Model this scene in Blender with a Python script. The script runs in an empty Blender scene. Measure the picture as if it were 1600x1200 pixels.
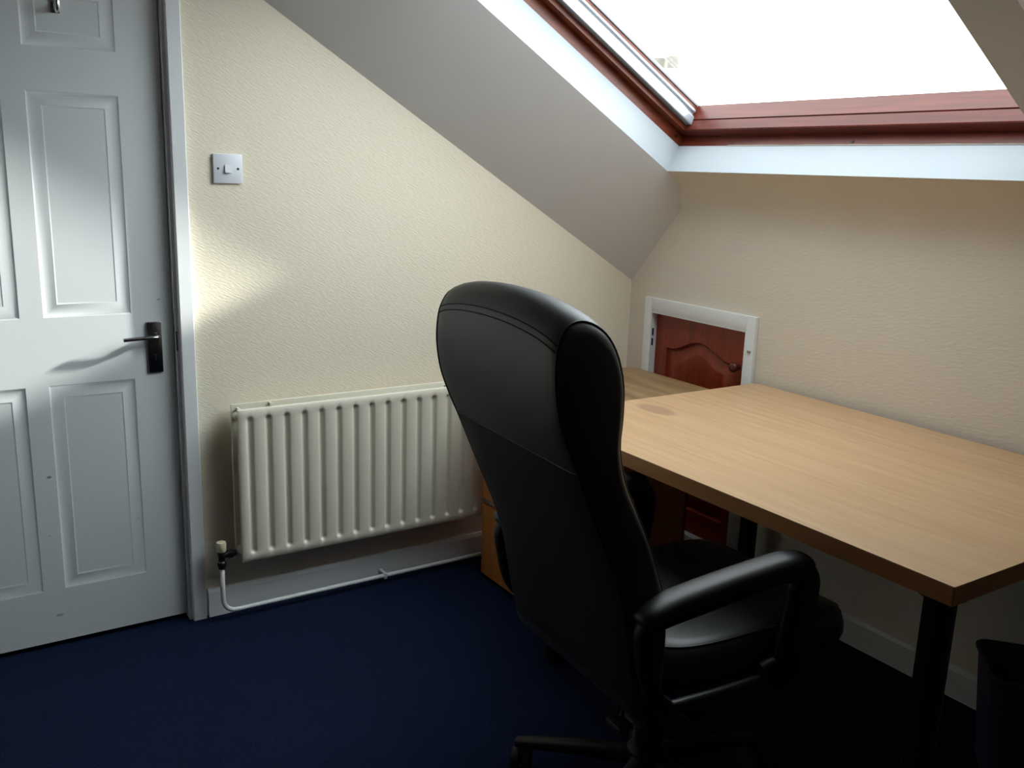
import bpy, bmesh, math, random
from mathutils import Vector, Matrix, Euler
random.seed(4)
SC = bpy.context.scene
COL = SC.collection
PI = math.pi

# ------------------------------------------------------------------ camera
CAM = Vector((2.8814, -2.4681, 1.4643))
YAW, PITCH, ROLL, FPX = 0.9869, -0.2261, 0.0332, 1450.17
fwd = Vector((-math.sin(YAW) * math.cos(PITCH), math.cos(YAW) * math.cos(PITCH), math.sin(PITCH)))
rgt = Vector((math.cos(YAW), math.sin(YAW), 0))
upv = rgt.cross(fwd)
r2 = math.cos(ROLL) * rgt + math.sin(ROLL) * upv
u2 = -math.sin(ROLL) * rgt + math.cos(ROLL) * upv
cd = bpy.data.cameras.new('camera')
cam = bpy.data.objects.new('camera', cd)
COL.objects.link(cam)
M = Matrix((r2, u2, -fwd)).transposed().to_4x4()
M.translation = CAM
cam.matrix_world = M
cd.sensor_width = 36
cd.lens = FPX * 36 / 1600
cd.clip_start = 0.05
SC.camera = cam

# ------------------------------------------------------------------ light
W = bpy.data.worlds.new('overcast_sky')
SC.world = W
W.use_nodes = True
bg = W.node_tree.nodes['Background']
bg.inputs['Color'].default_value = (0.90, 0.96, 1.0, 1)
SUN_DIR = Vector((-0.272, -1.0, -0.427)).normalized()
# overcast sky, brighter in a broad glow around the veiled sun
wn = W.node_tree
wtc = wn.nodes.new('ShaderNodeTexCoord')
wdot = wn.nodes.new('ShaderNodeVectorMath')
wdot.operation = 'DOT_PRODUCT'
wdot.inputs[1].default_value = -SUN_DIR
wmx = wn.nodes.new('ShaderNodeMath')
wmx.operation = 'MAXIMUM'
wmx.inputs[1].default_value = 0
wpw = wn.nodes.new('ShaderNodeMath')
wpw.operation = 'POWER'
wpw.inputs[1].default_value = 5
wma = wn.nodes.new('ShaderNodeMath')
wma.operation = 'MULTIPLY_ADD'
wma.inputs[1].default_value = 9.0
wma.inputs[2].default_value = 4.2
wn.links.new(wtc.outputs['Generated'], wdot.inputs[0])
wn.links.new(wdot.outputs['Value'], wmx.inputs[0])
wn.links.new(wmx.outputs[0], wpw.inputs[0])
wn.links.new(wpw.outputs[0], wma.inputs[0])
wn.links.new(wma.outputs[0], bg.inputs['Strength'])
sl = bpy.data.lights.new('hazy_sun', 'SUN')
sl.energy = 9.0
sl.angle = math.radians(2.8)
sl.color = (1.0, 0.97, 0.92)
sun = bpy.data.objects.new('hazy_sun', sl)
COL.objects.link(sun)
sun.rotation_euler = SUN_DIR.to_track_quat('-Z', 'Y').to_euler()
SC.view_settings.view_transform = 'Standard'
SC.view_settings.look = 'None'
SC.view_settings.gamma = 1
SC.view_settings.use_curve_mapping = False
SC.view_settings.exposure = 0.22
SC.cycles.use_denoising = True
SC.cycles.max_bounces = 12
SC.cycles.diffuse_bounces = 8
SC.cycles.transparent_max_bounces = 12
SC.cycles.sample_clamp_indirect = 6

# ------------------------------------------------------------------ materials
def lin(c):
    return tuple(((v / 255) / 12.92 if v / 255 <= .04045 else ((v / 255 + .055) / 1.055) ** 2.4) for v in c) + (1,)

def mat(name, rgb, rough=.5, metal=0, spec=.5, var=0, vscale=8, bump=None, coat=0):
    """bump = (scale xyz, rotation xyz, noise scale, strength, distance)"""
    m = bpy.data.materials.new(name)
    m.use_nodes = True
    nt = m.node_tree
    b = nt.nodes['Principled BSDF']
    b.inputs['Base Color'].default_value = lin(rgb)
    b.inputs['Roughness'].default_value = rough
    b.inputs['Metallic'].default_value = metal
    b.inputs['Specular IOR Level'].default_value = spec
    b.inputs['Coat Weight'].default_value = coat
    tc = nt.nodes.new('ShaderNodeTexCoord')
    if var:
        n = nt.nodes.new('ShaderNodeTexNoise')
        n.inputs['Scale'].default_value = vscale
        n.inputs['Detail'].default_value = 5
        nt.links.new(tc.outputs['Object'], n.inputs['Vector'])
        mx = nt.nodes.new('ShaderNodeMix')
        mx.data_type = 'RGBA'
        mx.inputs['A'].default_value = lin([v * (1 - var) for v in rgb])
        mx.inputs['B'].default_value = lin([min(255, v * (1 + var)) for v in rgb])
        nt.links.new(n.outputs['Fac'], mx.inputs['Factor'])
        nt.links.new(mx.outputs['Result'], b.inputs['Base Color'])
    if bump:
        sc, rot, ns, st, dist = bump
        mp = nt.nodes.new('ShaderNodeMapping')
        mp.inputs['Scale'].default_value = sc
        mr = nt.nodes.new('ShaderNodeMapping')
        mr.inputs['Rotation'].default_value = rot
        n2 = nt.nodes.new('ShaderNodeTexNoise')
        n2.inputs['Scale'].default_value = ns
        n2.inputs['Detail'].default_value = 2.5
        bp = nt.nodes.new('ShaderNodeBump')
        bp.inputs['Strength'].default_value = st
        bp.inputs['Distance'].default_value = dist
        nt.links.new(tc.outputs['Object'], mr.inputs['Vector'])
        nt.links.new(mr.outputs['Vector'], mp.inputs['Vector'])
        nt.links.new(mp.outputs['Vector'], n2.inputs['Vector'])
        nt.links.new(n2.outputs['Fac'], bp.inputs['Height'])
        nt.links.new(bp.outputs['Normal'], b.inputs['Normal'])
    return m

def wood(name, dark, light, axis='X', scale=6, rough=.4, stretch=14, coat=0, stains=()):
    m = bpy.data.materials.new(name)
    m.use_nodes = True
    nt = m.node_tree
    b = nt.nodes['Principled BSDF']
    b.inputs['Roughness'].default_value = rough
    b.inputs['Coat Weight'].default_value = coat
    tc = nt.nodes.new('ShaderNodeTexCoord')
    mp = nt.nodes.new('ShaderNodeMapping')
    s = [stretch] * 3
    s['XYZ'.index(axis)] = 1
    mp.inputs['Scale'].default_value = s
    n = nt.nodes.new('ShaderNodeTexNoise')
    n.inputs['Scale'].default_value = scale
    n.inputs['Detail'].default_value = 6
    n.inputs['Distortion'].default_value = .4
    r = nt.nodes.new('ShaderNodeValToRGB')
    r.color_ramp.elements[0].position = .3
    r.color_ramp.elements[1].position = .7
    r.color_ramp.elements[0].color = lin(dark)
    r.color_ramp.elements[1].color = lin(light)
    nt.links.new(tc.outputs['Object'], mp.inputs['Vector'])
    nt.links.new(mp.outputs['Vector'], n.inputs['Vector'])
    nt.links.new(n.outputs['Fac'], r.inputs['Fac'])
    out = r.outputs['Color']
    for (pos, rx, ry, rgb, amt) in stains:
        out = spot(nt, tc, out, pos, (rx, ry, .05), rgb, amt)
    nt.links.new(out, b.inputs['Base Color'])
    return m

def spot(nt, tc, col, pos, rad, rgb, amt):
    mp = nt.nodes.new('ShaderNodeMapping')
    mp.vector_type = 'POINT'
    mp.inputs['Location'].default_value = [-p / r for p, r in zip(pos, rad)]
    mp.inputs['Scale'].default_value = [1 / r for r in rad]
    ln = nt.nodes.new('ShaderNodeVectorMath')
    ln.operation = 'LENGTH'
    mr = nt.nodes.new('ShaderNodeMapRange')
    mr.inputs['From Min'].default_value = .75
    mr.inputs['From Max'].default_value = 1.05
    mr.inputs['To Min'].default_value = amt
    mr.inputs['To Max'].default_value = 0
    mx = nt.nodes.new('ShaderNodeMix')
    mx.data_type = 'RGBA'
    nt.links.new(tc.outputs['Object'], mp.inputs['Vector'])
    nt.links.new(mp.outputs['Vector'], ln.inputs[0])
    nt.links.new(ln.outputs['Value'], mr.inputs['Value'])
    nt.links.new(mr.outputs['Result'], mx.inputs['Factor'])
    nt.links.new(col, mx.inputs['A'])
    mx.inputs['B'].default_value = lin(rgb)
    return mx.outputs['Result']

m_paperA = mat('embossed_wallpaper_left', (235, 226, 206), .75, spec=.3, var=.012, vscale=3,
               bump=((1, 1, 4.5), (math.radians(26), 0, 0), 48, .25, .006))
m_paperB = mat('embossed_wallpaper_back', (224, 215, 201), .75, spec=.3, var=.012, vscale=3,
               bump=((1, 1, 3.5), (0, math.radians(6), 0), 40, .2, .006))
m_far = wood('dark_unseen_wall', (74, 66, 60), (92, 84, 76), 'Z', 3, .5, 8)  # unseen walls behind the camera, made dark to cut bounced light
m_ceil = mat('ceiling_paint', (228, 227, 228), .85, spec=.2, var=.01, vscale=2)
m_white = mat('white_gloss_paint', (226, 229, 231), .35, var=.008, vscale=6)
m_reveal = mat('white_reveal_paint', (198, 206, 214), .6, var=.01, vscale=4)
m_rad = mat('cream_enamel', (224, 220, 203), .38, var=.01, vscale=8)
m_pipe = mat('white_pipe_paint', (214, 217, 218), .35)
m_carpet = mat('navy_carpet', (15, 26, 51), .95, spec=.1, var=.25, vscale=160,
               bump=((1, 1, 1), (0, 0, 0), 260, .8, .006))
m_beech = wood('beech_laminate', (205, 158, 104), (222, 180, 128), 'X', 2.2, .36, 12)
m_beech_edge = wood('beech_edge', (176, 118, 66), (192, 134, 80), 'X', 3, .45, 10)
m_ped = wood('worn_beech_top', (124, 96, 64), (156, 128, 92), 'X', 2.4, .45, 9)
m_pedfront = wood('orange_beech_front', (186, 112, 50), (205, 132, 66), 'Z', 3, .45, 10)
m_red = wood('red_stained_pine', (88, 33, 21), (116, 47, 30), 'X', 4, .38, 16)
m_red_side = wood('red_stained_pine_side', (100, 39, 18), (130, 60, 30), 'Y', 4, .38, 9)
m_hatch = wood('mahogany_hatch', (112, 34, 16), (142, 50, 24), 'Z', 4, .34, 12)
m_alu = mat('white_aluminium', (150, 155, 162), .35, metal=.3)
m_chrome = mat('satin_chrome', (150, 150, 152), .22, metal=1)
m_dark = mat('dark_metal', (18, 17, 17), .45)
m_leather = mat('black_leatherette', (36, 37, 39), .45, spec=.5,
                bump=((1, 1, 1), (0, 0, 0), 240, .12, .001))
m_leather_rear = mat('black_leatherette_rear', (22, 22, 23), .6, spec=.3)
m_plastic = mat('black_plastic', (9, 9, 10), .5, spec=.3)
m_armpad = mat('black_arm_pad', (26, 28, 31), .48)
m_leg = mat('black_powder_coat', (8, 8, 9), .5, spec=.3)
m_bin = mat('slate_blue_plastic', (58, 62, 92), .5)
m_switch = mat('white_switch_plastic', (222, 226, 234), .35)
m_rubber = mat('wheel_rubber', (10, 10, 10), .7)
m_valve = mat('ivory_valve_cap', (216, 208, 176), .4)
m_slate = mat('roof_slate', (70, 72, 78), .8, var=.1)
m_brick = mat('pale_render', (216, 210, 198), .9, var=.05, vscale=2)

# glass: clear pane with weak mirror reflection
m_glass = bpy.data.materials.new('window_glass')
m_glass.use_nodes = True
nt = m_glass.node_tree
nt.nodes.remove(nt.nodes['Principled BSDF'])
tr = nt.nodes.new('ShaderNodeBsdfTransparent')
tr.inputs['Color'].default_value = (.95, .97, .96, 1)
gl = nt.nodes.new('ShaderNodeBsdfGlossy')
gl.inputs['Roughness'].default_value = .02
lw = nt.nodes.new('ShaderNodeLayerWeight')
pw = nt.nodes.new('ShaderNodeMath')
pw.operation = 'POWER'
pw.inputs[1].default_value = 5
fr = nt.nodes.new('ShaderNodeMath')
fr.operation = 'MULTIPLY_ADD'
fr.inputs[1].default_value = .5
fr.inputs[2].default_value = .02
nt.links.new(lw.outputs['Facing'], pw.inputs[0])
nt.links.new(pw.outputs[0], fr.inputs[0])
ms = nt.nodes.new('ShaderNodeMixShader')
nt.links.new(fr.outputs[0], ms.inputs[0])
nt.links.new(tr.outputs[0], ms.inputs[1])
nt.links.new(gl.outputs[0], ms.inputs[2])
nt.links.new(ms.outputs[0], nt.nodes['Material Output'].inputs['Surface'])

# door paint with small chips and scuffs
m_door = mat('door_gloss_white', (208, 213, 216), .4)
nt = m_door.node_tree
tc = nt.nodes.new('ShaderNodeTexCoord')
base = nt.nodes.new('ShaderNodeRGB')
base.outputs[0].default_value = lin((208, 213, 216))
DOOR_ORG = Vector((0, -2.18, 0))
o_ = base.outputs[0]
for (y, z, ry, rz, a) in ((-2.169, .542, .008, .005, .7), (-2.171, .102, .014, .005, .5), (-1.835, 1.052, .006, .003, .5),
                          (-2.18, .36, .004, .003, .3), (-1.93, .37, .004, .003, .3)):
    o_ = spot(nt, tc, o_, (0, y - DOOR_ORG.y, z), (.05, ry, rz), (70, 72, 80), a)
nt.links.new(o_, nt.nodes['Principled BSDF'].inputs['Base Color'])

# ------------------------------------------------------------------ builders
ORG = {}

def link(name, me, parent=None, kind=None):
    o = bpy.data.objects.new(name, me)
    COL.objects.link(o)
    if parent is not None:
        o.parent = parent
    if kind:
        o['kind'] = kind
    return o

def obj(name, bm, m, parent=None, local=False, smooth=False, kind=None, label=None, autos=None):
    bmesh.ops.recalc_face_normals(bm, faces=bm.faces)
    org = ORG.get(parent.name, Vector()) if parent is not None else Vector()
    if parent is not None and not local:
        bmesh.ops.translate(bm, verts=bm.verts, vec=-org)
    me = bpy.data.meshes.new(name)
    bm.to_mesh(me)
    bm.free()
    for mm in (m if isinstance(m, (list, tuple)) else [m]):
        me.materials.append(mm)
    if smooth:
        for p in me.polygons:
            p.use_smooth = True
    if autos is not None:
        for p in me.polygons:
            p.use_smooth = True
        me.set_sharp_from_angle(angle=math.radians(autos))
    o = link(name, me, parent, kind)
    ORG[o.name] = org
    if label:
        o['label'] = label
    return o

def thing(name, loc, label=None, cat=None, kind=None, rotz=0, group=None):
    o = bpy.data.objects.new(name, None)
    COL.objects.link(o)
    o.location = loc
    o.rotation_euler = (0, 0, rotz)
    o.empty_display_size = .1
    if label:
        o['label'] = label
    if cat:
        o['category'] = cat
    if kind:
        o['kind'] = kind
    if group:
        o['group'] = group
    ORG[o.name] = Vector(loc)
    return o

def box(bm, x0, x1, y0, y1, z0, z1, bev=0, seg=2):
    t = bmesh.new()
    bmesh.ops.create_cube(t, size=1)
    bmesh.ops.scale(t, verts=t.verts, vec=(abs(x1 - x0), abs(y1 - y0), abs(z1 - z0)))
    bmesh.ops.translate(t, verts=t.verts, vec=((x0 + x1) / 2, (y0 + y1) / 2, (z0 + z1) / 2))
    if bev:
        bmesh.ops.bevel(t, geom=t.edges[:], offset=bev, segments=seg, profile=.5, affect='EDGES')
    merge(bm, t)

def merge(bm, t):
    me = bpy.data.meshes.new('tmp')
    t.to_mesh(me)
    t.free()
    bm.from_mesh(me)
    bpy.data.meshes.remove(me)

def prism(bm, pts, vec):
    """closed polygon (3D points) extruded by vec"""
    vec = Vector(vec)
    a = [bm.verts.new(p) for p in pts]
    b = [bm.verts.new(Vector(p) + vec) for p in pts]
    bm.faces.new(a)
    bm.faces.new(b[::-1])
    n = len(pts)
    for i in range(n):
        bm.faces.new((a[i], b[i], b[(i + 1) % n], a[(i + 1) % n]))

def cyl(bm, p0, p1, r0, r1=None, n=24):
    p0, p1 = Vector(p0), Vector(p1)
    r1 = r0 if r1 is None else r1
    d = (p1 - p0)
    q = d.to_track_quat('Z', 'Y').to_matrix().to_4x4()
    q.translation = (p0 + p1) / 2
    bmesh.ops.create_cone(bm, cap_ends=True, segments=n, radius1=r0, radius2=r1, depth=d.length, matrix=q)

def lathe(bm, prof, c, n=24, axis='Z'):
    """prof = [(r, h)]"""
    rings = []
    for r, h in prof:
        ring = []
        for i in range(n):
            a = 2 * PI * i / n
            p = (r * math.cos(a), r * math.sin(a), h)
            if axis == 'X':
                p = (p[2], p[0], p[1])
            elif axis == 'Y':
                p = (p[0], p[2], p[1])
            ring.append(bm.verts.new(Vector(p) + Vector(c)))
        rings.append(ring)
    for a, b in zip(rings, rings[1:]):
        for i in range(n):
            bm.faces.new((a[i], a[(i + 1) % n], b[(i + 1) % n], b[i]))
    bm.faces.new(rings[0])
    bm.faces.new(rings[-1][::-1])

def sweep(bm, pts, secs, side, closed_ends=True, n=16, power=2.6):
    """superellipse sections (a along side, b along normal) swept along pts"""
    pts = [Vector(p) for p in pts]
    rings = []
    for i, p in enumerate(pts):
        t = (pts[min(i + 1, len(pts) - 1)] - pts[max(i - 1, 0)]).normalized()
        s = Vector(side)
        s = (s - s.dot(t) * t).normalized()
        u = t.cross(s)
        a, b = secs[i] if isinstance(secs[0], (list, tuple)) else secs
        ring = []
        for k in range(n):
            th = 2 * PI * k / n
            c, d = math.cos(th), math.sin(th)
            ring.append(bm.verts.new(p + s * a * math.copysign(abs(c) ** (2 / power), c) + u * b * math.copysign(abs(d) ** (2 / power), d)))
        rings.append(ring)
    for A, B in zip(rings, rings[1:]):
        for k in range(n):
            bm.faces.new((A[k], A[(k + 1) % n], B[(k + 1) % n], B[k]))
    if closed_ends:
        bm.faces.new(rings[0])
        bm.faces.new(rings[-1][::-1])

def smooth_path(pts, k=6):
    """Catmull-Rom"""
    P = [Vector(p) for p in pts]
    P = [2 * P[0] - P[1]] + P + [2 * P[-1] - P[-2]]
    out = []
    for i in range(1, len(P) - 2):
        for j in range(k):
            t = j / k
            a, b, c, d = P[i - 1:i + 3]
            out.append(.5 * ((2 * b) + (c - a) * t + (2 * a - 5 * b + 4 * c - d) * t * t + (3 * b - a - 3 * c + d) * t ** 3))
    out.append(P[-2])
    return out

def nested(bm, loops):
    """list of equal-length loops of 3D points joined in rings; last is capped"""
    R = [[bm.verts.new(p) for p in L] for L in loops]
    for A, B in zip(R, R[1:]):
        n = len(A)
        for i in range(n):
            bm.faces.new((A[i], A[(i + 1) % n], B[(i + 1) % n], B[i]))
    bm.faces.new(R[-1])

# ------------------------------------------------------------------ roof slope coordinates
A = 0.5350
Z1, Z2, X2 = 1.047, 1.402, 0.313
CA, SA = math.cos(A), math.sin(A)
XR = 1.712           # right side of the roof window opening
XE = 1.84            # right end of the raised slope
TB, TT = 0.153, 1.35  # bottom and top of opening along the slope
ZC = 2.30            # flat ceiling
XW, YW = 3.7, -4.0   # far walls

def S(x, t, h=0):
    return Vector((x, -t * CA + h * SA, Z2 + t * SA + h * CA))

def sbox(bm, x0, x1, t0, t1, h0, h1):
    prism(bm, [S(x0, t0, h0), S(x1, t0, h0), S(x1, t1, h0), S(x0, t1, h0)], S(0, 0, h1) - S(0, 0, h0))

tA = (ZC - Z1) / SA
tM = (ZC - Z2) / SA
yA, yM = -tA * CA, -tM * CA

# ------------------------------------------------------------------ structure
bm = bmesh.new()
box(bm, -.15, XW + .1, YW - .1, .15, -.1, 0)
obj('floor', bm, m_carpet, kind='structure')

DY0, DY1, DZ = -2.567, -1.793, 1.985     # door opening
bm = bmesh.new()
prism(bm, [(0, 0, 0), (0, 0, Z1), (0, yA, ZC), (0, YW, ZC), (0, YW, 0), (0, DY0, 0), (0, DY0, DZ), (0, DY1, DZ), (0, DY1, 0)], (-.12, 0, 0))
obj('wall_left', bm, m_paperA, kind='structure')

HX0, HX1, HZ0, HZ1 = .147, .645, .10, .941     # hatch opening
bm = bmesh.new()
XB = XE + X2
def wall_piece(pts):
    prism(bm, pts, (0, .1, 0))
wall_piece([(0, 0, 0), (HX0, 0, 0), (HX0, 0, Z1 + (Z2 - Z1) * HX0 / X2), (0, 0, Z1)])
wall_piece([(HX0, 0, 0), (HX1, 0, 0), (HX1, 0, HZ0), (HX0, 0, HZ0)])
wall_piece([(HX0, 0, HZ1), (HX1, 0, HZ1), (HX1, 0, Z2), (X2, 0, Z2), (HX0, 0, Z1 + (Z2 - Z1) * HX0 / X2)])
wall_piece([(HX1, 0, 0), (XW, 0, 0), (XW, 0, Z1), (XB, 0, Z1), (XE, 0, Z2), (HX1, 0, Z2)])
# papered strip of slope below the roof window
v = [bm.verts.new(p) for p in (S(X2, 0), S(XE, 0), S(XE, TB), S(X2, TB))]
bm.faces.new(v)
pa, pc = S(0, .125), Vector((0, -.0004, Z2 - .13))      # the paper bends round softly here
prev = None
for k in range(11):
    q = k / 10
    p = pa * (1 - q) ** 2 + Vector((0, 0, Z2)) * 2 * q * (1 - q) + pc * q * q
    row = [bm.verts.new((x, p.y, p.z)) for x in (X2 - .04, XE + .04)]
    if prev:
        f = bm.faces.new((prev[0], prev[1], row[1], row[0]))
        f.smooth = True
    prev = row
bmesh.ops.remove_doubles(bm, verts=bm.verts, dist=1e-5)
obj('wall_back', bm, m_paperB, kind='structure')

bm = bmesh.new()
prism(bm, [(XW, 0, 0), (XW, 0, Z1), (XW, yA, ZC), (XW, YW, ZC), (XW, YW, 0)], (.1, 0, 0))
obj('wall_right', bm, m_far, kind='structure')
bm = bmesh.new()
box(bm, 0, XW, YW - .1, YW, 0, ZC)
obj('wall_front', bm, m_far, kind='structure')

bm = bmesh.new()
def face(*p):
    bm.faces.new([bm.verts.new(q) for q in p])
face((0, 0, Z1), S(X2, 0), S(X2, tM), (0, yA, ZC))                       # left splay
face(S(XR, TB), S(XE, TB), S(XE, TT), S(XR, TT))
face(S(X2, TT), S(XE, TT), S(XE, tM), S(X2, tM))
face(S(XE, 0), (XB, 0, Z1), (XB, yA, ZC), S(XE, tM))                     # right splay
face((XB, 0, Z1), (XW, 0, Z1), (XW, yA, ZC), (XB, yA, ZC))
face((0, yA, ZC), (X2, yM, ZC), (XE, yM, ZC), (XB, yA, ZC), (XW, yA, ZC), (XW, YW, ZC), (0, YW, ZC))
bmesh.ops.remove_doubles(bm, verts=bm.verts, dist=1e-5)
obj('ceiling', bm, m_ceil, kind='structure')

bm = bmesh.new()
for q in ((-.3, .25, -.6, 2.6), (XR + .06, XW + .3, -.6, 2.6), (.25, XR + .06, -.6, .09), (.25, XR + .06, TT + .06, 2.6)):
    sbox(bm, q[0], q[1], q[2], q[3], .20, .29)
box(bm, -.3, XW + .3, YW - .2, -2.1, 2.5, 2.6)
obj('roof', bm, m_slate, kind='structure')

# white window reveals
bm = bmesh.new()
H0 = .101
for p in ((S(X2, TB), S(X2, TT), S(X2, TT, H0), S(X2, TB, H0)), (S(X2, TB), S(XR, TB), S(XR, TB + .004, H0), S(X2, TB + .004, H0)),
          (S(XR, TB), S(XR, TT), S(XR, TT, H0), S(XR, TB, H0)), (S(X2, TT), S(XR, TT), S(XR, TT, H0), S(X2, TT, H0))):
    bm.faces.new([bm.verts.new(q) for q in p])
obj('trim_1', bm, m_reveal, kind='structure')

# roof window
win = thing('window_1', S(X2, TB, .1), kind='structure', label='red stained timber roof window set in the sloping ceiling')
FB = TB + .004
bm = bmesh.new()
sbox(bm, X2 - .06, XR + .06, FB - .06, FB, H0, .248)
sbox(bm, X2 - .06, XR + .06, TT, TT + .06, H0, .248)
obj('frame_rail', bm, m_red, win)
bm = bmesh.new()
sbox(bm, X2 - .06, X2, FB, TT, H0, .248)
sbox(bm, XR, XR + .06, FB, TT, H0, .248)
obj('frame_stile', bm, m_red_side, win)
SI = .037  # sash inset
def rail_section(x0, x1, t0, sgn):
    b = bmesh.new()
    prof = [(0, .14), (SI + .002, .14), (SI + .004, .143), (SI + .004, .178), (SI - .003, .180), (SI - .003, .184), (SI + .001, .186), (SI - .008, .249), (0, .249)]
    prism(b, [S(x0, t0 + sgn * a, h) for a, h in prof], (x1 - x0, 0, 0))
    return b
obj('sash_rail', rail_section(X2, XR, FB, 1), m_red, win)
obj('sash_rail', rail_section(X2, XR, TT, -1), m_red, win)
for x, sg in ((X2, 1), (XR, -1)):
    b = bmesh.new()
    prof = [(0, .14), (SI, .14), (SI, .249), (0, .249)]
    prism(b, [S(x + sg * a, FB + SI - .01, h) for a, h in prof], S(0, TT - SI + .01) - S(0, FB + SI - .01))
    obj('sash_stile', b, m_red_side, win)
    b = bmesh.new()   # blind guide rail: a channel with two ridges
    x0 = x + sg * SI
    prof = [(0, .158), (.022, .158), (.0245, .160), (.025, .164), (.021, .188), (.016, .195), (.008, .199), (.006, .199), (.006, .207), (.010, .209), (.012, .213), (.011, .219), (.007, .222), (0, .222)]
    prism(b, [S(x0 + sg * a, FB + SI + .006, h) for a, h in prof], S(0, TT - SI - .006) - S(0, FB + SI + .006))
    obj('blind_guide', b, m_alu, win, label='white aluminium blind guide rail')
    b = bmesh.new()
    prof = [(0, .238), (.005, .238), (.006, .243), (.006, .249), (0, .249)]
    prism(b, [S(x0 + sg * a, FB + SI, h) for a, h in prof], S(0, TT - SI) - S(0, FB + SI))
    obj('glazing_bead', b, m_alu, win, label='thin white glazing bead')
b = bmesh.new()
sbox(b, X2 - .05, XR + .05, FB - .05, TT + .05, .2495, .2555)
obj('glass_pane', b, m_glass, win)
b = bmesh.new()
cyl(b, S(X2 - .001, FB + .035, .121), S(X2 + .002, FB + .035, .121), .0065, n=12)
cyl(b, S(1.05, FB - .001, .112), S(1.05, FB + .002, .112), .005, n=12)
obj('screw', b, m_dark, win)
b = bmesh.new()   # cracked bead of old filler under the frame
top, bot = [], []
for k in range(61):
    x = .55 + (XR - .55) * k / 60
    w = .0016 + .0030 * (.5 + .5 * math.sin(k * .55) * math.cos(k * .23)) * random.uniform(.4, 1)
    top.append(S(x, FB + .0015, H0 + w))
    bot.append(S(x, FB + .0015, H0 - .001))
prism(b, top + bot[::-1], S(0, 0) - S(0, .0015))
obj('filler_bead', b, mat('old_filler', (168, 160, 148), .8), win, label='cracked pale filler along the frame')

# baseboards
def board(pts, ext, name):
    b = bmesh.new()
    prism(b, pts, ext)
    obj(name, b, m_white, kind='structure')
SK = .095
board([(HX1 + .042, 0, 0), (HX1 + .042, -.015, 0), (HX1 + .042, -.015, SK - .012), (HX1 + .042, -.008, SK), (HX1 + .042, 0, SK)], (XW - HX1 - .042, 0, 0), 'baseboard_back')
board([(0, 0, 0), (.015, 0, 0), (.015, 0, SK - .012), (.008, 0, SK), (0, 0, SK)], (0, -1.735, 0), 'baseboard_left')
board([(0, YW, 0), (.015, YW, 0), (.015, YW, SK - .012), (.008, YW, SK), (0, YW, SK)], (0, -YW + DY0 - .045, 0), 'baseboard_left')

# ------------------------------------------------------------------ door
door = thing('door_1', DOOR_ORG, kind='structure', label='white six-panel door with chrome lever handle')
XF = -.020
ya, yb, za, zb = DY0 + .004, DY1 - .004, .018, DZ - .004
mid = (ya + yb) / 2
pr = (-2.150, -1.915)
plf = (2 * mid - pr[1], 2 * mid - pr[0])
rows = ((.186, .815), (1.013, 1.633), (1.748, 1.915))
ys = [ya, plf[0], plf[1], pr[0], pr[1], yb]
zs = [za, rows[0][0], rows[0][1], rows[1][0], rows[1][1], rows[2][0], rows[2][1], zb]
bm = bmesh.new()
for i in range(5):
    for j in range(7):
        if i in (1, 3) and j in (1, 3, 5):
            continue
        face((XF, ys[i], zs[j]), (XF, ys[i + 1], zs[j]), (XF, ys[i + 1], zs[j + 1]), (XF, ys[i], zs[j + 1]))
rim = [(XF, ya, za), (XF, yb, za), (XF, yb, zb), (XF, ya, zb)]
for k in range(4):
    p, q = Vector(rim[k]), Vector(rim[(k + 1) % 4])
    face(p, q, q - Vector((.038, 0, 0)), p - Vector((.038, 0, 0)))
face(*[Vector(p) - Vector((.038, 0, 0)) for p in rim])
bmesh.ops.remove_doubles(bm, verts=bm.verts, dist=1e-5)
obj('door_leaf', bm, m_door, door)
prof = [(0, 0), (.005, -.0022), (.012, -.0034), (.020, -.0034), (.026, -.0026), (.034, -.0008), (.037, -.0002), (.039, -.0010), (.042, -.0010)]
for (y0, y1) in (pr, plf):
    for (z0, z1) in rows:
        b = bmesh.new()
        nested(b, [[(XF + d, y0 + i, z0 + i), (XF + d, y1 - i, z0 + i), (XF + d, y1 - i, z1 - i), (XF + d, y0 + i, z1 - i)] for i, d in prof])
        obj('door_panel', b, m_door, door, autos=25)
b = bmesh.new()   # lining with stop, plus an added dark sheet keeping light out of gaps
box(b, -.12, -.002, DY0, DY1, DZ - .0005, DZ + .001)
box(b, -.10, -.060, DY1 - .02, DY1, 0, DZ)
box(b, -.10, -.060, DY0, DY0 + .02, 0, DZ)
box(b, -.10, -.060, DY0, DY1, DZ - .02, DZ)
box(b, -.12, -.115, DY0 - .02, DY1 + .02, 0, DZ + .02)
obj('door_lining_backing', b, m_dark, door)
b = bmesh.new()   # architrave with a moulded face
def arch_sec(w):
    return [(0, 0), (0, .013), (.001, .0155), (.003, .017), (w - .003, .017), (w - .001, .0155), (w, .013), (w, 0)]
AW = .043
prism(b, [(d, DY1 + .008 + w, 0) for w, d in arch_sec(AW)], (0, 0, DZ + .008))
prism(b, [(d, DY0 - .008 - w, 0) for w, d in arch_sec(AW)], (0, 0, DZ + .008))
prism(b, [(d, DY0 - .008 - AW, DZ + .008 + w) for w, d in arch_sec(AW)], (0, DY1 - DY0 + 2 * AW + .016, 0))
obj('trim_2', b, m_white, kind='structure')
b = bmesh.new()
box(b, -.11, .0005, DY1 - .0015, DY1 + .0085, 0, DZ + .008)
box(b, -.11, .0005, DY0 - .0085, DY0 + .0015, 0, DZ + .008)
obj('trim_3', b, m_white, kind='structure')

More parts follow.
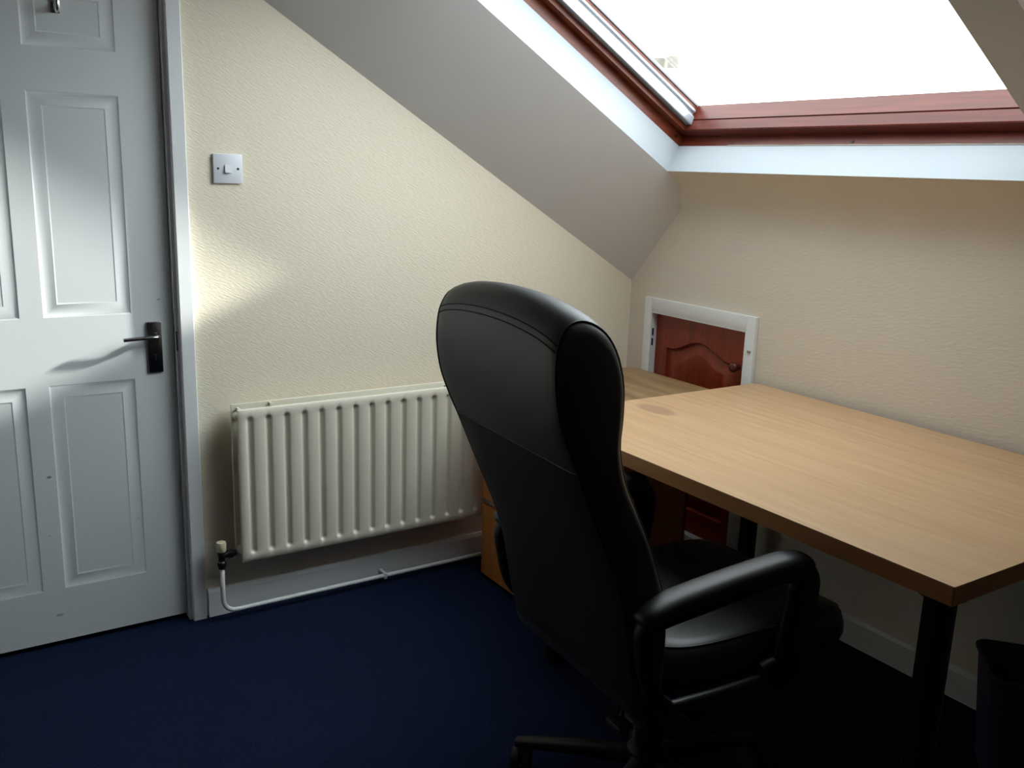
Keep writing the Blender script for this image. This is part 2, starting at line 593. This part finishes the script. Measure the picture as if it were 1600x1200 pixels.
# handle
HY = -1.853
b = bmesh.new()
box(b, XF, XF + .008, HY - .021, HY + .021, .830, .986, .003)
hp = obj('handle_plate', b, m_chrome, door, autos=35, label='satin chrome handle plate')
b = bmesh.new()
cyl(b, (XF + .006, HY, .945), (XF + .034, HY, .945), .0095)
path = smooth_path([(XF + .030, HY + .003, .945), (XF + .043, HY - .004, .945), (XF + .047, HY - .022, .945), (XF + .047, HY - .060, .944), (XF + .045, HY - .096, .942)])
sweep(b, path, (.0055, .0085), (0, 0, 1), n=16, power=2.4)
obj('lever', b, m_chrome, hp, autos=40)
b = bmesh.new()
cyl(b, (XF + .0075, HY, .884), (XF + .0087, HY, .884), .0045, n=16)
box(b, XF + .0075, XF + .0087, HY - .002, HY + .002, .868, .884)
obj('keyhole', b, m_dark, hp)
b = bmesh.new()
box(b, XF, XF + .004, -2.072, -2.050, 1.836, 1.90, .0015)
sweep(b, smooth_path([(XF + .003, -2.061, 1.858), (XF + .014, -2.061, 1.845), (XF + .028, -2.061, 1.838), (XF + .038, -2.061, 1.848), (XF + .041, -2.061, 1.864)]), (.0045, .004), (0, 1, 0), n=10, power=2)
sweep(b, smooth_path([(XF + .003, -2.061, 1.885), (XF + .02, -2.061, 1.887), (XF + .035, -2.061, 1.899), (XF + .042, -2.061, 1.914)]), (.0045, .004), (0, 1, 0), n=10, power=2)
obj('coat_hook', b, mat('bright_chrome', (215, 215, 218), .12, metal=1), door, autos=40, label='small chrome coat hook')
b = bmesh.new()
box(b, -.012, .0006, DY1 - .001, DY1 + .003, .895, .955)
obj('strike_plate', b, m_dark, door)

# ------------------------------------------------------------------ hatch
hatch = thing('door_2', (.40, 0, .1), kind='structure', label='small mahogany cupboard hatch in white frame above the desk')
LX0, LX1, LZ0, LZ1 = HX0 + .006, HX1 - .004, HZ0 + .004, HZ1 - .009
YH = .014
N = 24
def arch_loop(x0, x1, z0, zs_, rise, y, inset=0):
    pts = [(x0 + inset, y, z0 + inset), (x1 - inset, y, z0 + inset)]
    for k in range(N + 1):
        u = k / N
        x = (x1 - inset) + (x0 - x1 + 2 * inset) * u
        s = min(1, max(0, (u - .08) / .84))
        z = zs_ + rise * (0.5 - 0.5 * math.cos(2 * PI * s)) ** .85 - inset
        pts.append((x, y, z))
    return pts
PX0, PX1, PZ0, PZS, RISE = LX0 + .065, LX1 - .065, LZ0 + .09, LZ1 - .125, .048
bm = bmesh.new()
outer = [(LX0, YH, LZ0), (LX1, YH, LZ0), (LX1, YH, LZ1), (LX0, YH, LZ1)]
inner = arch_loop(PX0, PX1, PZ0, PZS, RISE, YH)
ed = []
for L in (outer, inner):
    vs = [bm.verts.new(p) for p in L]
    ed += [bm.edges.new((vs[i], vs[(i + 1) % len(vs)])) for i in range(len(vs))]
bmesh.ops.triangle_fill(bm, edges=ed, use_beauty=True)
for k in range(4):
    p, q = Vector(outer[k]), Vector(outer[(k + 1) % 4])
    face(p, q, q + Vector((0, .02, 0)), p + Vector((0, .02, 0)))
face(*[Vector(p) + Vector((0, .02, 0)) for p in outer])
bmesh.ops.remove_doubles(bm, verts=bm.verts, dist=1e-5)
leaf = obj('hatch_leaf', bm, m_hatch, hatch)
b = bmesh.new()
nested(b, [arch_loop(PX0, PX1, PZ0, PZS, RISE, YH + d, i) for i, d in ((0, 0), (.004, .010), (.010, .014), (.016, .013), (.045, .003), (.048, .0025), (.052, .0025))])
obj('raised_panel', b, m_hatch, hatch, autos=20)
b = bmesh.new()
lathe(b, [(.008, 0), (.008, -.008), (.006, -.012), (.012, -.018), (.018, -.026), (.0185, -.031), (.014, -.037), (.006, -.039)], (.600, YH, .803), axis='Y')
obj('knob', b, mat('dark_wood_knob', (86, 34, 26), .3), hatch, smooth=True, label='round dark wooden knob')
b = bmesh.new()
fx0, fx1, fz1, fz0 = .108, .687, .996, .055
for (x0, x1, z0, z1) in ((fx0, HX0 + .0, fz0, fz1), (HX1, fx1, fz0, fz1), (HX0, HX1, HZ1, fz1), (HX0, HX1, fz0, HZ0)):
    box(b, x0, x1, -.016, .0, z0, z1, .0025)
for (x0, x1, z0, z1) in ((HX0 - .001, HX0 + .004, HZ0, HZ1), (HX1 - .003, HX1 + .001, HZ0, HZ1), (HX0, HX1, HZ1 - .004, HZ1 + .001), (HX0, HX1, HZ0 - .001, HZ0 + .003)):
    box(b, x0, x1, -.015, .05, z0, z1)
obj('hatch_frame', b, m_white, hatch, autos=30)
b = bmesh.new()
box(b, HX0 - .02, HX1 + .02, .04, .05, HZ0 - .02, HZ1 + .02)
obj('hatch_backing', b, m_dark, hatch)
b = bmesh.new()
box(b, fx1 - .026, fx1 - .012, -.020, -.015, .868, .876, .001)
obj('catch_plate', b, m_chrome, hatch)
b = bmesh.new()
for z in (.86, .82):
    cyl(b, (HX0 + .004, -.004, z - .014), (HX0 + .004, -.004, z + .014), .004, n=12)
obj('hinge', b, m_dark, hatch)

# ------------------------------------------------------------------ light switch
SY, SZ = -1.6205, 1.4415
sw = thing('light_switch', (0, SY, SZ), 'square white one-gang light switch on cream wall beside door', 'light switch')
b = bmesh.new()
box(b, 0, .009, SY - .0435, SY + .0435, SZ - .0435, SZ + .0435, .0022)
obj('switch_plate', b, m_switch, sw, autos=35)
b = bmesh.new()
prism(b, [(.008, SY - .010, SZ - .012), (.016, SY - .010, SZ - .012), (.0105, SY - .010, SZ + .012), (.008, SY - .010, SZ + .012)], (0, .020, 0))
obj('rocker', b, m_switch, sw)
for s in (-1, 1):
    b = bmesh.new()
    cyl(b, (.0085, SY + s * .030, SZ), (.0094, SY + s * .030, SZ), .0036, n=16)
    obj('screw', b, m_chrome, sw)

# ------------------------------------------------------------------ radiator
RY0, RY1, RZ0, RZ1 = -1.644, -.744, .207, .712
rad = thing('radiator', (.07, -1.2, 0), 'cream ribbed double-panel radiator hung on left wall beside the door', 'radiator')
def rad_panel(x, name, out):
    b = bmesh.new()
    pitch, nf = .0593, 15
    y_first = RY0 + .036
    cols = sorted(set([RY0, RY0 + .003, RY1 - .003, RY1] + [round(y_first + k * pitch + d, 5) for k in range(nf) for d in (-.0145, -.0115, -.0085, -.0055, -.002, .002, .0055, .0085, .0115, .0145)]))
    zt, zbm = RZ1 - .035, RZ0 + .036
    rws = [RZ0, RZ0 + .002] + [zbm - .014 + k * .0035 for k in range(9)] + [zbm + .12, zbm + .24, zbm + .34] + [zt - .014 + k * .0035 for k in range(9)] + [RZ1 - .002, RZ1]
    def dep(y, z):
        e = min(y - RY0, RY1 - y, z - RZ0, RZ1 - z)
        d = 0 if e > .001 else -.002
        k = round((y - y_first) / pitch)
        if 0 <= k < nf:
            q = abs(y - (y_first + k * pitch))
            # capsule distance
            zz = 0 if zbm <= z <= zt else (z - zt if z > zt else zbm - z)
            r = math.hypot(q, zz)
            if r < .0138:
                d -= .0115 * (0.5 + 0.5 * math.cos(PI * r / .0138)) ** .8
        return d
    G = [[b.verts.new((x + out * dep(y, z), y, z)) for z in rws] for y in cols]
    for i in range(len(cols) - 1):
        for j in range(len(rws) - 1):
            b.faces.new((G[i][j], G[i + 1][j], G[i + 1][j + 1], G[i][j + 1]))
    bound = [G[i][0] for i in range(len(cols))] + [G[-1][j] for j in range(1, len(rws))] + [G[i][-1] for i in range(len(cols) - 2, -1, -1)] + [G[0][j] for j in range(len(rws) - 2, 0, -1)]
    back = [b.verts.new((x - out * .014, v.co.y, v.co.z)) for v in bound]
    n = len(bound)
    for i in range(n):
        b.faces.new((bound[i], bound[(i + 1) % n], back[(i + 1) % n], back[i]))
    b.faces.new(back)
    return obj(name, b, m_rad, rad, smooth=False, autos=50)
rad_panel(.102, 'front_panel', 1)
b = bmesh.new()
box(b, .030, .044, RY0 - .004, RY1, RZ0, RZ1 + .006, .003)
obj('rear_panel', b, m_rad, rad, autos=40)
b = bmesh.new()
zig = []
nz = 60
for k in range(nz + 1):
    zig.append((.046 if k % 2 else .086, RY0 + .04 + (RY1 - RY0 - .08) * k / nz))
for (p, q) in zip(zig, zig[1:]):
    b.faces.new([b.verts.new(v) for v in ((p[0], p[1], RZ0 + .04), (q[0], q[1], RZ0 + .04), (q[0], q[1], RZ1 - .035), (p[0], p[1], RZ1 - .035))])
obj('convector_fins', b, m_rad, rad)
for y in (RY0 + .010, RY1 - .010):
    for z in (RZ0 + .028, RZ1 - .028):
        b = bmesh.new()
        cyl(b, (.040, y, z), (.092, y, z), .013, n=16)
        obj('connecting_pipe', b, m_rad, rad, smooth=True)
for y in (RY0 + .12, RY1 - .12):
    b = bmesh.new()
    box(b, .001, .030, y - .015, y + .015, RZ0 + .03, RZ1 - .03)
    box(b, .030, .060, y - .004, y + .004, RZ1 - .008, RZ1 + .003)
    obj('wall_bracket', b, m_rad, rad)
for y in (-.885, RY0 + .012):
    b = bmesh.new()
    box(b, .040, .096, y, y + .006, RZ1 - .022, RZ1 - .004)
    obj('top_clip', b, m_rad, rad)
# valve
VY, VX = -1.703, .070
b = bmesh.new()
lathe(b, [(.011, .188), (.012, .196), (.014, .198), (.014, .210), (.010, .214), (.011, .236), (.014, .240), (.013, .246), (.005, .248)], (VX, VY, 0), 16)
cyl(b, (VX, VY, .232), (VX, RY0 - .012, .235), .010, n=16)
cyl(b, (VX, VY + .020, .233), (VX, VY + .036, .234), .015, n=6)
vb = obj('valve_body', b, m_dark, rad, autos=40, label='dark metal valve body')
b = bmesh.new()
lathe(b, [(.013, .246), (.0155, .250), (.016, .272), (.0145, .278), (.010, .280)], (VX, VY, 0), 20)
obj('valve_cap', b, m_valve, vb, smooth=False, autos=40, label='ivory plastic valve cap')
b = bmesh.new()
path = [Vector((VX, VY, .192)), Vector((VX, VY, .10))] + [Vector((VX - .004 * k / 6, VY + .045 * (1 - math.cos(PI / 2 * k / 6)), .079 - .045 * math.sin(PI / 2 * k / 6))) for k in range(7)] + [Vector((.060, -1.4, .031)), Vector((.058, -1.12, .030)), Vector((.055, -.2, .028))]
sweep(b, path, (.0078, .0078), (1, 0, 0), n=14, power=2)
obj('heating_pipe', b, m_pipe, rad, smooth=True, label='white painted copper pipe')
b = bmesh.new()
box(b, .015, .066, -1.128, -1.116, .018, .040, .003)
obj('pipe_clip', b, m_pipe, rad)

# ------------------------------------------------------------------ drawer pedestal
ped = thing('drawer_pedestal', (.43, -.45, 0), 'beech desk-high drawer pedestal with worn top in the corner below the hatch', 'drawer unit')
px0, px1, py0, py1, pz1 = .166, .742, -.785, -.112, .731
pxc = .52
b = bmesh.new()
box(b, px0, px0 + .018, py0 + .02, py1, .0, pz1 - .026)
box(b, pxc - .018, pxc, py0 + .02, py1, .0, pz1 - .026)
box(b, px0, pxc, py1 - .010, py1, .0, pz1 - .026)
box(b, px0, pxc, py0 + .02, py1, .012, .03)
obj('carcass', b, m_pedfront, ped)
b = bmesh.new()
box(b, px0, px1, py0, py1, pz1 - .025, pz1, .002)
obj('top', b, m_ped, ped)
for (z0, z1) in ((.012, .283), (.290, .498), (.504, pz1 - .028)):
    b = bmesh.new()
    box(b, px0, pxc, py0, py0 + .018, z0, z1, .0015)
    dr = obj('drawer', b, m_pedfront, ped)
    b = bmesh.new()
    box(b, px0 + .004, pxc - .004, py0 - .004, py0 - .0005, z0 + .003, z0 + .016, .0012)
    if z0 > .1:
        obj('drawer_grip', b, m_chrome, dr, label='thin silver grip strip')
    else:
        b.free()

# ------------------------------------------------------------------ desk
DX0, DX1, DYF, DYB, DZT, DTH = .717, 2.047, -.964, -.020, .771, .038
desk = thing('desk', (1.38, -.49, 0), 'large beech-topped desk with round black legs against the back wall', 'desk')
b = bmesh.new()
cor = []
def corner(cx, cy, r, a0):
    for k in range(6):
        a = a0 + PI / 2 * k / 5
        cor.append((cx + r * math.cos(a), cy + r * math.sin(a)))
r = .028
corner(DX1 - .004, DYB - .004, .004, 0)
corner(DX0 + r, DYB - r, r, PI / 2)
corner(DX0 + .004, DYF + .004, .004, PI)
corner(DX1 - .004, DYF + .004, .004, 3 * PI / 2)
m_desktop = wood('beech_desktop', (188, 150, 110), (204, 169, 131), 'X', 3.2, .36, 16,
                 stains=(((.845 - 1.38, -.595 + .49, .771), .085, .042, (160, 124, 98), .75), ((1.20 - 1.38, -.27 + .49, .771), .05, .006, (186, 140, 96), .5)))
prism(b, [(x, y, DZT - .0025) for x, y in cor], (0, 0, .0025))
obj('tabletop', b, m_desktop, desk)
b = bmesh.new()
prism(b, [(x, y, DZT - DTH) for x, y in cor], (0, 0, DTH - .0026))
obj('edge_band', b, m_beech_edge, desk, autos=40, label='darker beech edge of the top')
for (x, y) in ((1.993, -.908), (.814, -.100), (.800, -.905), (1.985, -.100)):
    b = bmesh.new()
    cyl(b, (x, y, 0.012), (x, y, DZT - DTH - .004), .0295, n=32)
    lg = obj('leg', b, m_leg, desk, autos=40)
    b = bmesh.new()
    cyl(b, (x, y, DZT - DTH - .008), (x, y, DZT - DTH), .046, n=32)
    obj('mounting_plate', b, m_leg, lg, autos=40)
    b = bmesh.new()
    cyl(b, (x, y, 0), (x, y, .014), .024, n=24)
    obj('foot', b, m_rubber, lg, autos=40)

# ------------------------------------------------------------------ office chair (local frame: y forward)
CX, CY = 1.420, -1.075
chair = thing('office_chair', (CX, CY, 0), 'high-backed black leatherette office chair pushed up to the desk', 'chair', rotz=math.radians(-4))
def cobj(name, b, m, parent=chair, **k):
    return obj(name, b, m, parent, local=True, **k)

# backrest: closed side profile in (y, z), swept across x with rounded edges
rear = [(-.232, .395), (-.246, .450), (-.266, .530), (-.292, .640), (-.330, .740), (-.360, .806), (-.392, .875), (-.424, .945), (-.449, 1.000), (-.467, 1.050), (-.477, 1.110), (-.477, 1.160), (-.471, 1.192), (-.454, 1.220)]
front = [(-.425, 1.230), (-.392, 1.220), (-.364, 1.196), (-.344, 1.158), (-.332, 1.104), (-.331, 1.045), (-.333, .985), (-.316, .922), (-.280, .853), (-.243, .782), (-.206, .694), (-.184, .622), (-.176, .523), (-.182, .400)]
loop2 = rear + front
def fine(loop, k=3):
    P = loop
    n = len(P)
    out = []
    for i in range(n):
        a, b_, c, d = [Vector(P[(i + j) % n]) for j in (-1, 0, 1, 2)]
        for j in range(k):
            t = j / k
            out.append(.5 * ((2 * b_) + (c - a) * t + (2 * a - 5 * b_ + 4 * c - d) * t * t + (3 * b_ - a - 3 * c + d) * t ** 3))
    return out
LP = fine(loop2, 3)
NL = len(LP)
def offset(loop, d):
    n = len(loop)
    out = []
    for i in range(n):
        t = (loop[(i + 1) % n] - loop[i - 1]).normalized()
        out.append(loop[i] + Vector((t.y, -t.x)) * d)
    return out
area = sum(LP[i].x * LP[(i + 1) % NL].y - LP[(i + 1) % NL].x * LP[i].y for i in range(NL))
SG = -1 if area > 0 else 1     # direction that moves inwards
HW = .254
def hw_at(z):   # half width: slightly narrower near the very top
    return HW - .010 * max(0, (z - 1.0) / .22) ** 2
def zlift(u, z):
    k = max(0, min(1, (z - 1.02) / .18))
    k = k * k * (3 - 2 * k)
    return k * (.022 - .026 * abs(u) ** 2.2 - .010 * abs(u) ** 10)
b = bmesh.new()
cols = [-1, -.992, -.975, -.95, -.9, -.8, -.65, -.5, -.3, -.1, .1, .3, .5, .65, .8, .9, .95, .975, .992, 1]
def colpts(u, extra=0):
    au = abs(u)
    e = 0
    if au > .9:
        q = (au - .9) / .1
        e = .018 * (1 - math.sqrt(max(0, 1 - q * q)))
    L = offset(LP, SG * (e - extra))
    out = []
    for p in L:
        z = p.y + zlift(u, p.y)
        bulge = 0
        k = max(0, min(1, (p.y - .5) / .45))
        out.append(Vector((u * hw_at(p.y) + .025 * k, p.x + bulge, z)))
    return out
rings = [[b.verts.new(p) for p in colpts(u)] for u in cols]
for R, Q in zip(rings, rings[1:]):
    for i in range(NL):
        b.faces.new((R[i], R[(i + 1) % NL], Q[(i + 1) % NL], Q[i]))
for R in (rings[0], rings[-1]):
    b.faces.new(R)
br = cobj('backrest', b, m_leather, autos=60)
# piping round both side panels
for s in (-1, 1):
    b = bmesh.new()
    pts = colpts(s * .955, .0005)
    pts = pts[3 * 4: 3 * 25]
    sweep(b, pts, (.0022, .0022), (1, 0, 0), n=8, power=2)
    cobj('piping', b, m_leather, br, smooth=True)
# stitched seams across the rear
def seam(zval, dz=0):
    i = max(k for k in range(3 * 13) if LP[k].y <= zval)
    f = (zval - LP[i].y) / (LP[i + 1].y - LP[i].y)
    return [colpts(u, .0004)[i].lerp(colpts(u, .0004)[i + 1], f) for u in (-.97, -.95, -.9, -.8, -.65, -.5, -.3, -.1, .1, .3, .5, .65, .8, .9, .95)]
for nm, zv in (('seam', 1.174), ('seam', 1.186), ('seam', .948)):
    b = bmesh.new()
    sweep(b, seam(zv), (.0013, .0013), (0, 0, 1), n=8, power=2)
    cobj(nm, b, m_leather_rear if zv > 1 else m_leather, br, smooth=True)
# lower rear cover
b = bmesh.new()
i0 = 2
i1 = min(range(3 * 14), key=lambda i: abs(LP[i].y - .945))
us = [-.965, -.9, -.6, -.3, 0, .3, .6, .9, .965]
G = [[colpts(u, .0022)[i] for i in range(i0, i1 + 1)] for u in us]
V = [[b.verts.new(p) for p in c] for c in G]
for i in range(len(us) - 1):
    for j in range(len(V[0]) - 1):
        b.faces.new((V[i][j], V[i + 1][j], V[i + 1][j + 1], V[i][j + 1]))
cobj('rear_cover', b, m_leather_rear, br, smooth=True, label='matt black lower rear cover')

# seat cushion: grid of superellipse rings
b = bmesh.new()
def seat_ring(sx, z, fwd_):
    out = []
    for k in range(48):
        th = 2 * PI * k / 48
        c, s = math.cos(th), math.sin(th)
        x = .246 * sx * math.copysign(abs(c) ** .42, c)
        y = (.300 + (fwd_ if s > 0 else 0)) * sx * math.copysign(abs(s) ** .42, s) + .118
        fall = max(0, (y - .28) / .13)
        zz = z - .030 * fall ** 2 + .012 * (abs(x) / .246) ** 2 * (1 if z > .49 else 0)
        out.append(b.verts.new((x, y, zz)))
    return out
R = [seat_ring(a, z, f) for a, z, f in ((.86, .418, 0), (.95, .422, 0), (.985, .436, .0), (1.0, .458, .004), (.995, .482, .004), (.97, .500, .002), (.93, .511, 0), (.85, .516, 0), (.6, .514, 0), (.3, .510, 0), (.05, .509, 0))]
for P, Q in zip(R, R[1:]):
    for k in range(48):
        b.faces.new((P[k], P[(k + 1) % 48], Q[(k + 1) % 48], Q[k]))
b.faces.new(R[0])
b.faces.new(R[-1])
st = cobj('seat', b, m_leather, autos=60)
b = bmesh.new()
pts = []
for k in range(49):
    th = 2 * PI * k / 48
    c, s = math.cos(th), math.sin(th)
    x = .233 * math.copysign(abs(c) ** .42, c)
    y = .286 * math.copysign(abs(s) ** .42, s) + .118
    pts.append((x, y, .5075 + .012 * (abs(x) / .246) ** 2 - .030 * max(0, (y - .28) / .13) ** 2))
sweep(b, pts, (.0022, .0022), (0, 0, 1), n=8, power=2)
cobj('piping', b, m_leather, st, smooth=True)
b = bmesh.new()
box(b, -.20, .20, -.14, .32, .398, .420, .008)
cobj('seat_board', b, m_plastic, st, autos=40)

# arms
for s in (-1, 1):
    b = bmesh.new()
    xx = s * .282
    loop = smooth_path([(s * .268, -.185, .430), (xx, -.232, .480), (xx, -.256, .560), (xx, -.262, .622), (xx, -.225, .636), (xx, -.12, .648), (xx, .02, .664), (xx, .115, .668),
                        (xx, .150, .650), (xx, .154, .600), (xx, .140, .520), (xx, .125, .455), (s * .268, .085, .428)], 5)
    secs = []
    for i, p in enumerate(loop):
        f = i / (len(loop) - 1)
        secs.append((.017, .018 + .022 * max(0, min(1, (f - .55) / .15))))
    sweep(b, loop, secs, (1, 0, 0), n=16, power=3)
    arm = cobj('armrest', b, m_plastic, autos=50)
    b = bmesh.new()
    sweep(b, [(s * .268, -.20, .424), (s * .268, -.05, .420), (s * .268, .12, .422)], (.010, .017), (1, 0, 0), n=16, power=3)
    cobj('arm_rail', b, m_leather, arm, autos=50)
    b = bmesh.new()
    pad = smooth_path([(xx, -.272, .634), (xx, -.255, .652), (xx, -.20, .666), (xx, -.10, .679), (xx, .02, .690), (xx, .09, .694), (xx, .135, .687), (xx, .158, .668)], 5)
    secs = []
    for i, p in enumerate(pad):
        f = i / (len(pad) - 1)
        e = min(1, math.sin(PI * min(1, max(.0, f))) ** .35 + .25)
        secs.append((.032 * e, .022 * e))
    sweep(b, pad, secs, (1, 0, 0), n=20, power=2.5)
    cobj('arm_pad', b, m_armpad, arm, autos=60, label='padded glossy black arm top')

# mechanism, lever, lift
b = bmesh.new()
box(b, -.10, .10, -.11, .13, .355, .400, .012)
box(b, -.035, .035, -.18, -.09, .350, .368, .006)
sweep(b, smooth_path([(0, -.10, .362), (0, -.17, .365), (0, -.198, .385), (0, -.205, .43)]), (.035, .006), (1, 0, 0), n=12, power=4)
mech = cobj('tilt_mechanism', b, m_plastic, autos=40)
b = bmesh.new()
sweep(b, [(.04, .0, .365), (.14, -.03, .355), (.19, -.05, .350)], (.004, .004), (0, 1, 0), n=8, power=2)
box(b, .17, .23, -.085, -.025, .342, .354, .005)
cobj('height_lever', b, m_plastic, mech, autos=40)
b = bmesh.new()
box(b, .095, .150, -.205, -.165, .300, .318, .006)
cyl(b, (.05, -.10, .345), (.12, -.185, .310), .005, n=10)
cobj('tilt_lever', b, m_leather, mech, autos=40)
b = bmesh.new()
lathe(b, [(.014, .24), (.014, .356)], (0, 0, 0), 20)
lathe(b, [(.033, .105), (.033, .18), (.027, .182), (.027, .25), (.022, .252), (.022, .27)], (0, 0, 0), 24)
cobj('gas_lift', b, m_plastic, autos=40)
b = bmesh.new()
lathe(b, [(.045, .070), (.052, .075), (.050, .120), (.040, .128)], (0, 0, 0), 24)
hub = cobj('base_hub', b, m_plastic, autos=40)
a0 = math.atan2(-1.339 + 1.10, 1.184 - 1.42) + math.radians(2)
for k in range(5):
    a = a0 + 2 * PI * k / 5
    d = Vector((math.cos(a), math.sin(a), 0))
    s_ = Vector((-d.y, d.x, 0))
    b = bmesh.new()
    sweep(b, [d * .03 + Vector((0, 0, .097)), d * .15 + Vector((0, 0, .092)), d * .28 + Vector((0, 0, .080)), d * .325 + Vector((0, 0, .074))],
          [(.027, .020), (.024, .017), (.019, .012), (.016, .010)], s_, n=14, power=3)
    cyl(b, d * .31 + Vector((0, 0, .050)), d * .31 + Vector((0, 0, .078)), .012, n=14)
    lg = cobj('base_leg', b, m_plastic, autos=45)
    b = bmesh.new()
    wc = d * .31 + Vector((0, 0, .027))
    ax = Vector((math.cos(a + 1.1 * k), math.sin(a + 1.1 * k), 0))
    for sg in (-1, 1):
        cyl(b, wc + ax * sg * .006, wc + ax * sg * .024, .027, n=24)
    cyl(b, wc - ax * .006, wc + ax * .006, .012, n=12)
    box(b, wc.x - .010, wc.x + .010, wc.y - .010, wc.y + .010, .03, .056, .003)
    cobj('castor', b, m_rubber, lg, autos=40)

# ------------------------------------------------------------------ waste bin
ang = math.atan2(-.17, .15)
BC = Vector((1.838, -.208, 0))
wb = thing('waste_bin', BC, 'slate blue plastic waste bin on the floor against the back wall, beside the desk leg', 'bin', rotz=ang)
b = bmesh.new()
def rr(w, d, z, r=.035):
    out = []
    for (cx, cy, a0_) in ((w - r, d - r, 0), (-w + r, d - r, PI / 2), (-w + r, -d + r, PI), (w - r, -d + r, 3 * PI / 2)):
        for k in range(7):
            a = a0_ + PI / 2 * k / 6
            out.append((cx + r * math.cos(a), cy + r * math.sin(a), z))
    return out
nested(b, [rr(.072, .060, .018, .03), rr(.072, .060, .0, .03), rr(.080, .070, .0, .03), rr(.110, .094, .290), rr(.115, .099, .292), rr(.116, .100, .300), rr(.110, .094, .302), rr(.106, .090, .296), rr(.074, .064, .010, .03)])
obj('bin_body', b, m_bin, wb, local=True, autos=35)
b = bmesh.new()
L0, L1 = rr(.1165, .1005, .2935), rr(.1165, .1005, .2990)
va = [b.verts.new(p) for p in L0]
vb_ = [b.verts.new(p) for p in L1]
for i in range(len(va)):
    b.faces.new((va[i], va[(i + 1) % len(va)], vb_[(i + 1) % len(va)], vb_[i]))
obj('rim', b, m_bin, wb, local=True, autos=35)

# ------------------------------------------------------------------ outside: a neighbour's chimney, washed out by the sky
CHX, CHY, CHZ = -7.49, 6.82, 2.95
m_pot = mat('weathered_clay_pot', (122, 118, 110), .9, var=.1, vscale=6)
ch = thing('chimney', (CHX, CHY, -4), 'pale chimney stack with two squat pots seen far off through the roof window', kind='structure')
b = bmesh.new()
box(b, CHX - .34, CHX + .34, CHY - .25, CHY + .25, -4, CHZ - .12)
box(b, CHX - .38, CHX + .38, CHY - .29, CHY + .29, CHZ - .12, CHZ - .06)
obj('stack', b, m_brick, ch)
for k in (-.15, .15):
    b = bmesh.new()
    lathe(b, [(.11, CHZ - .07), (.12, CHZ - .05), (.10, CHZ - .03), (.095, CHZ + .08), (.11, CHZ + .10), (.11, CHZ + .13), (.08, CHZ + .13), (.07, CHZ + .0)], (CHX + k, CHY, 0), 20)
    obj('chimney_pot', b, m_pot, ch, autos=40)
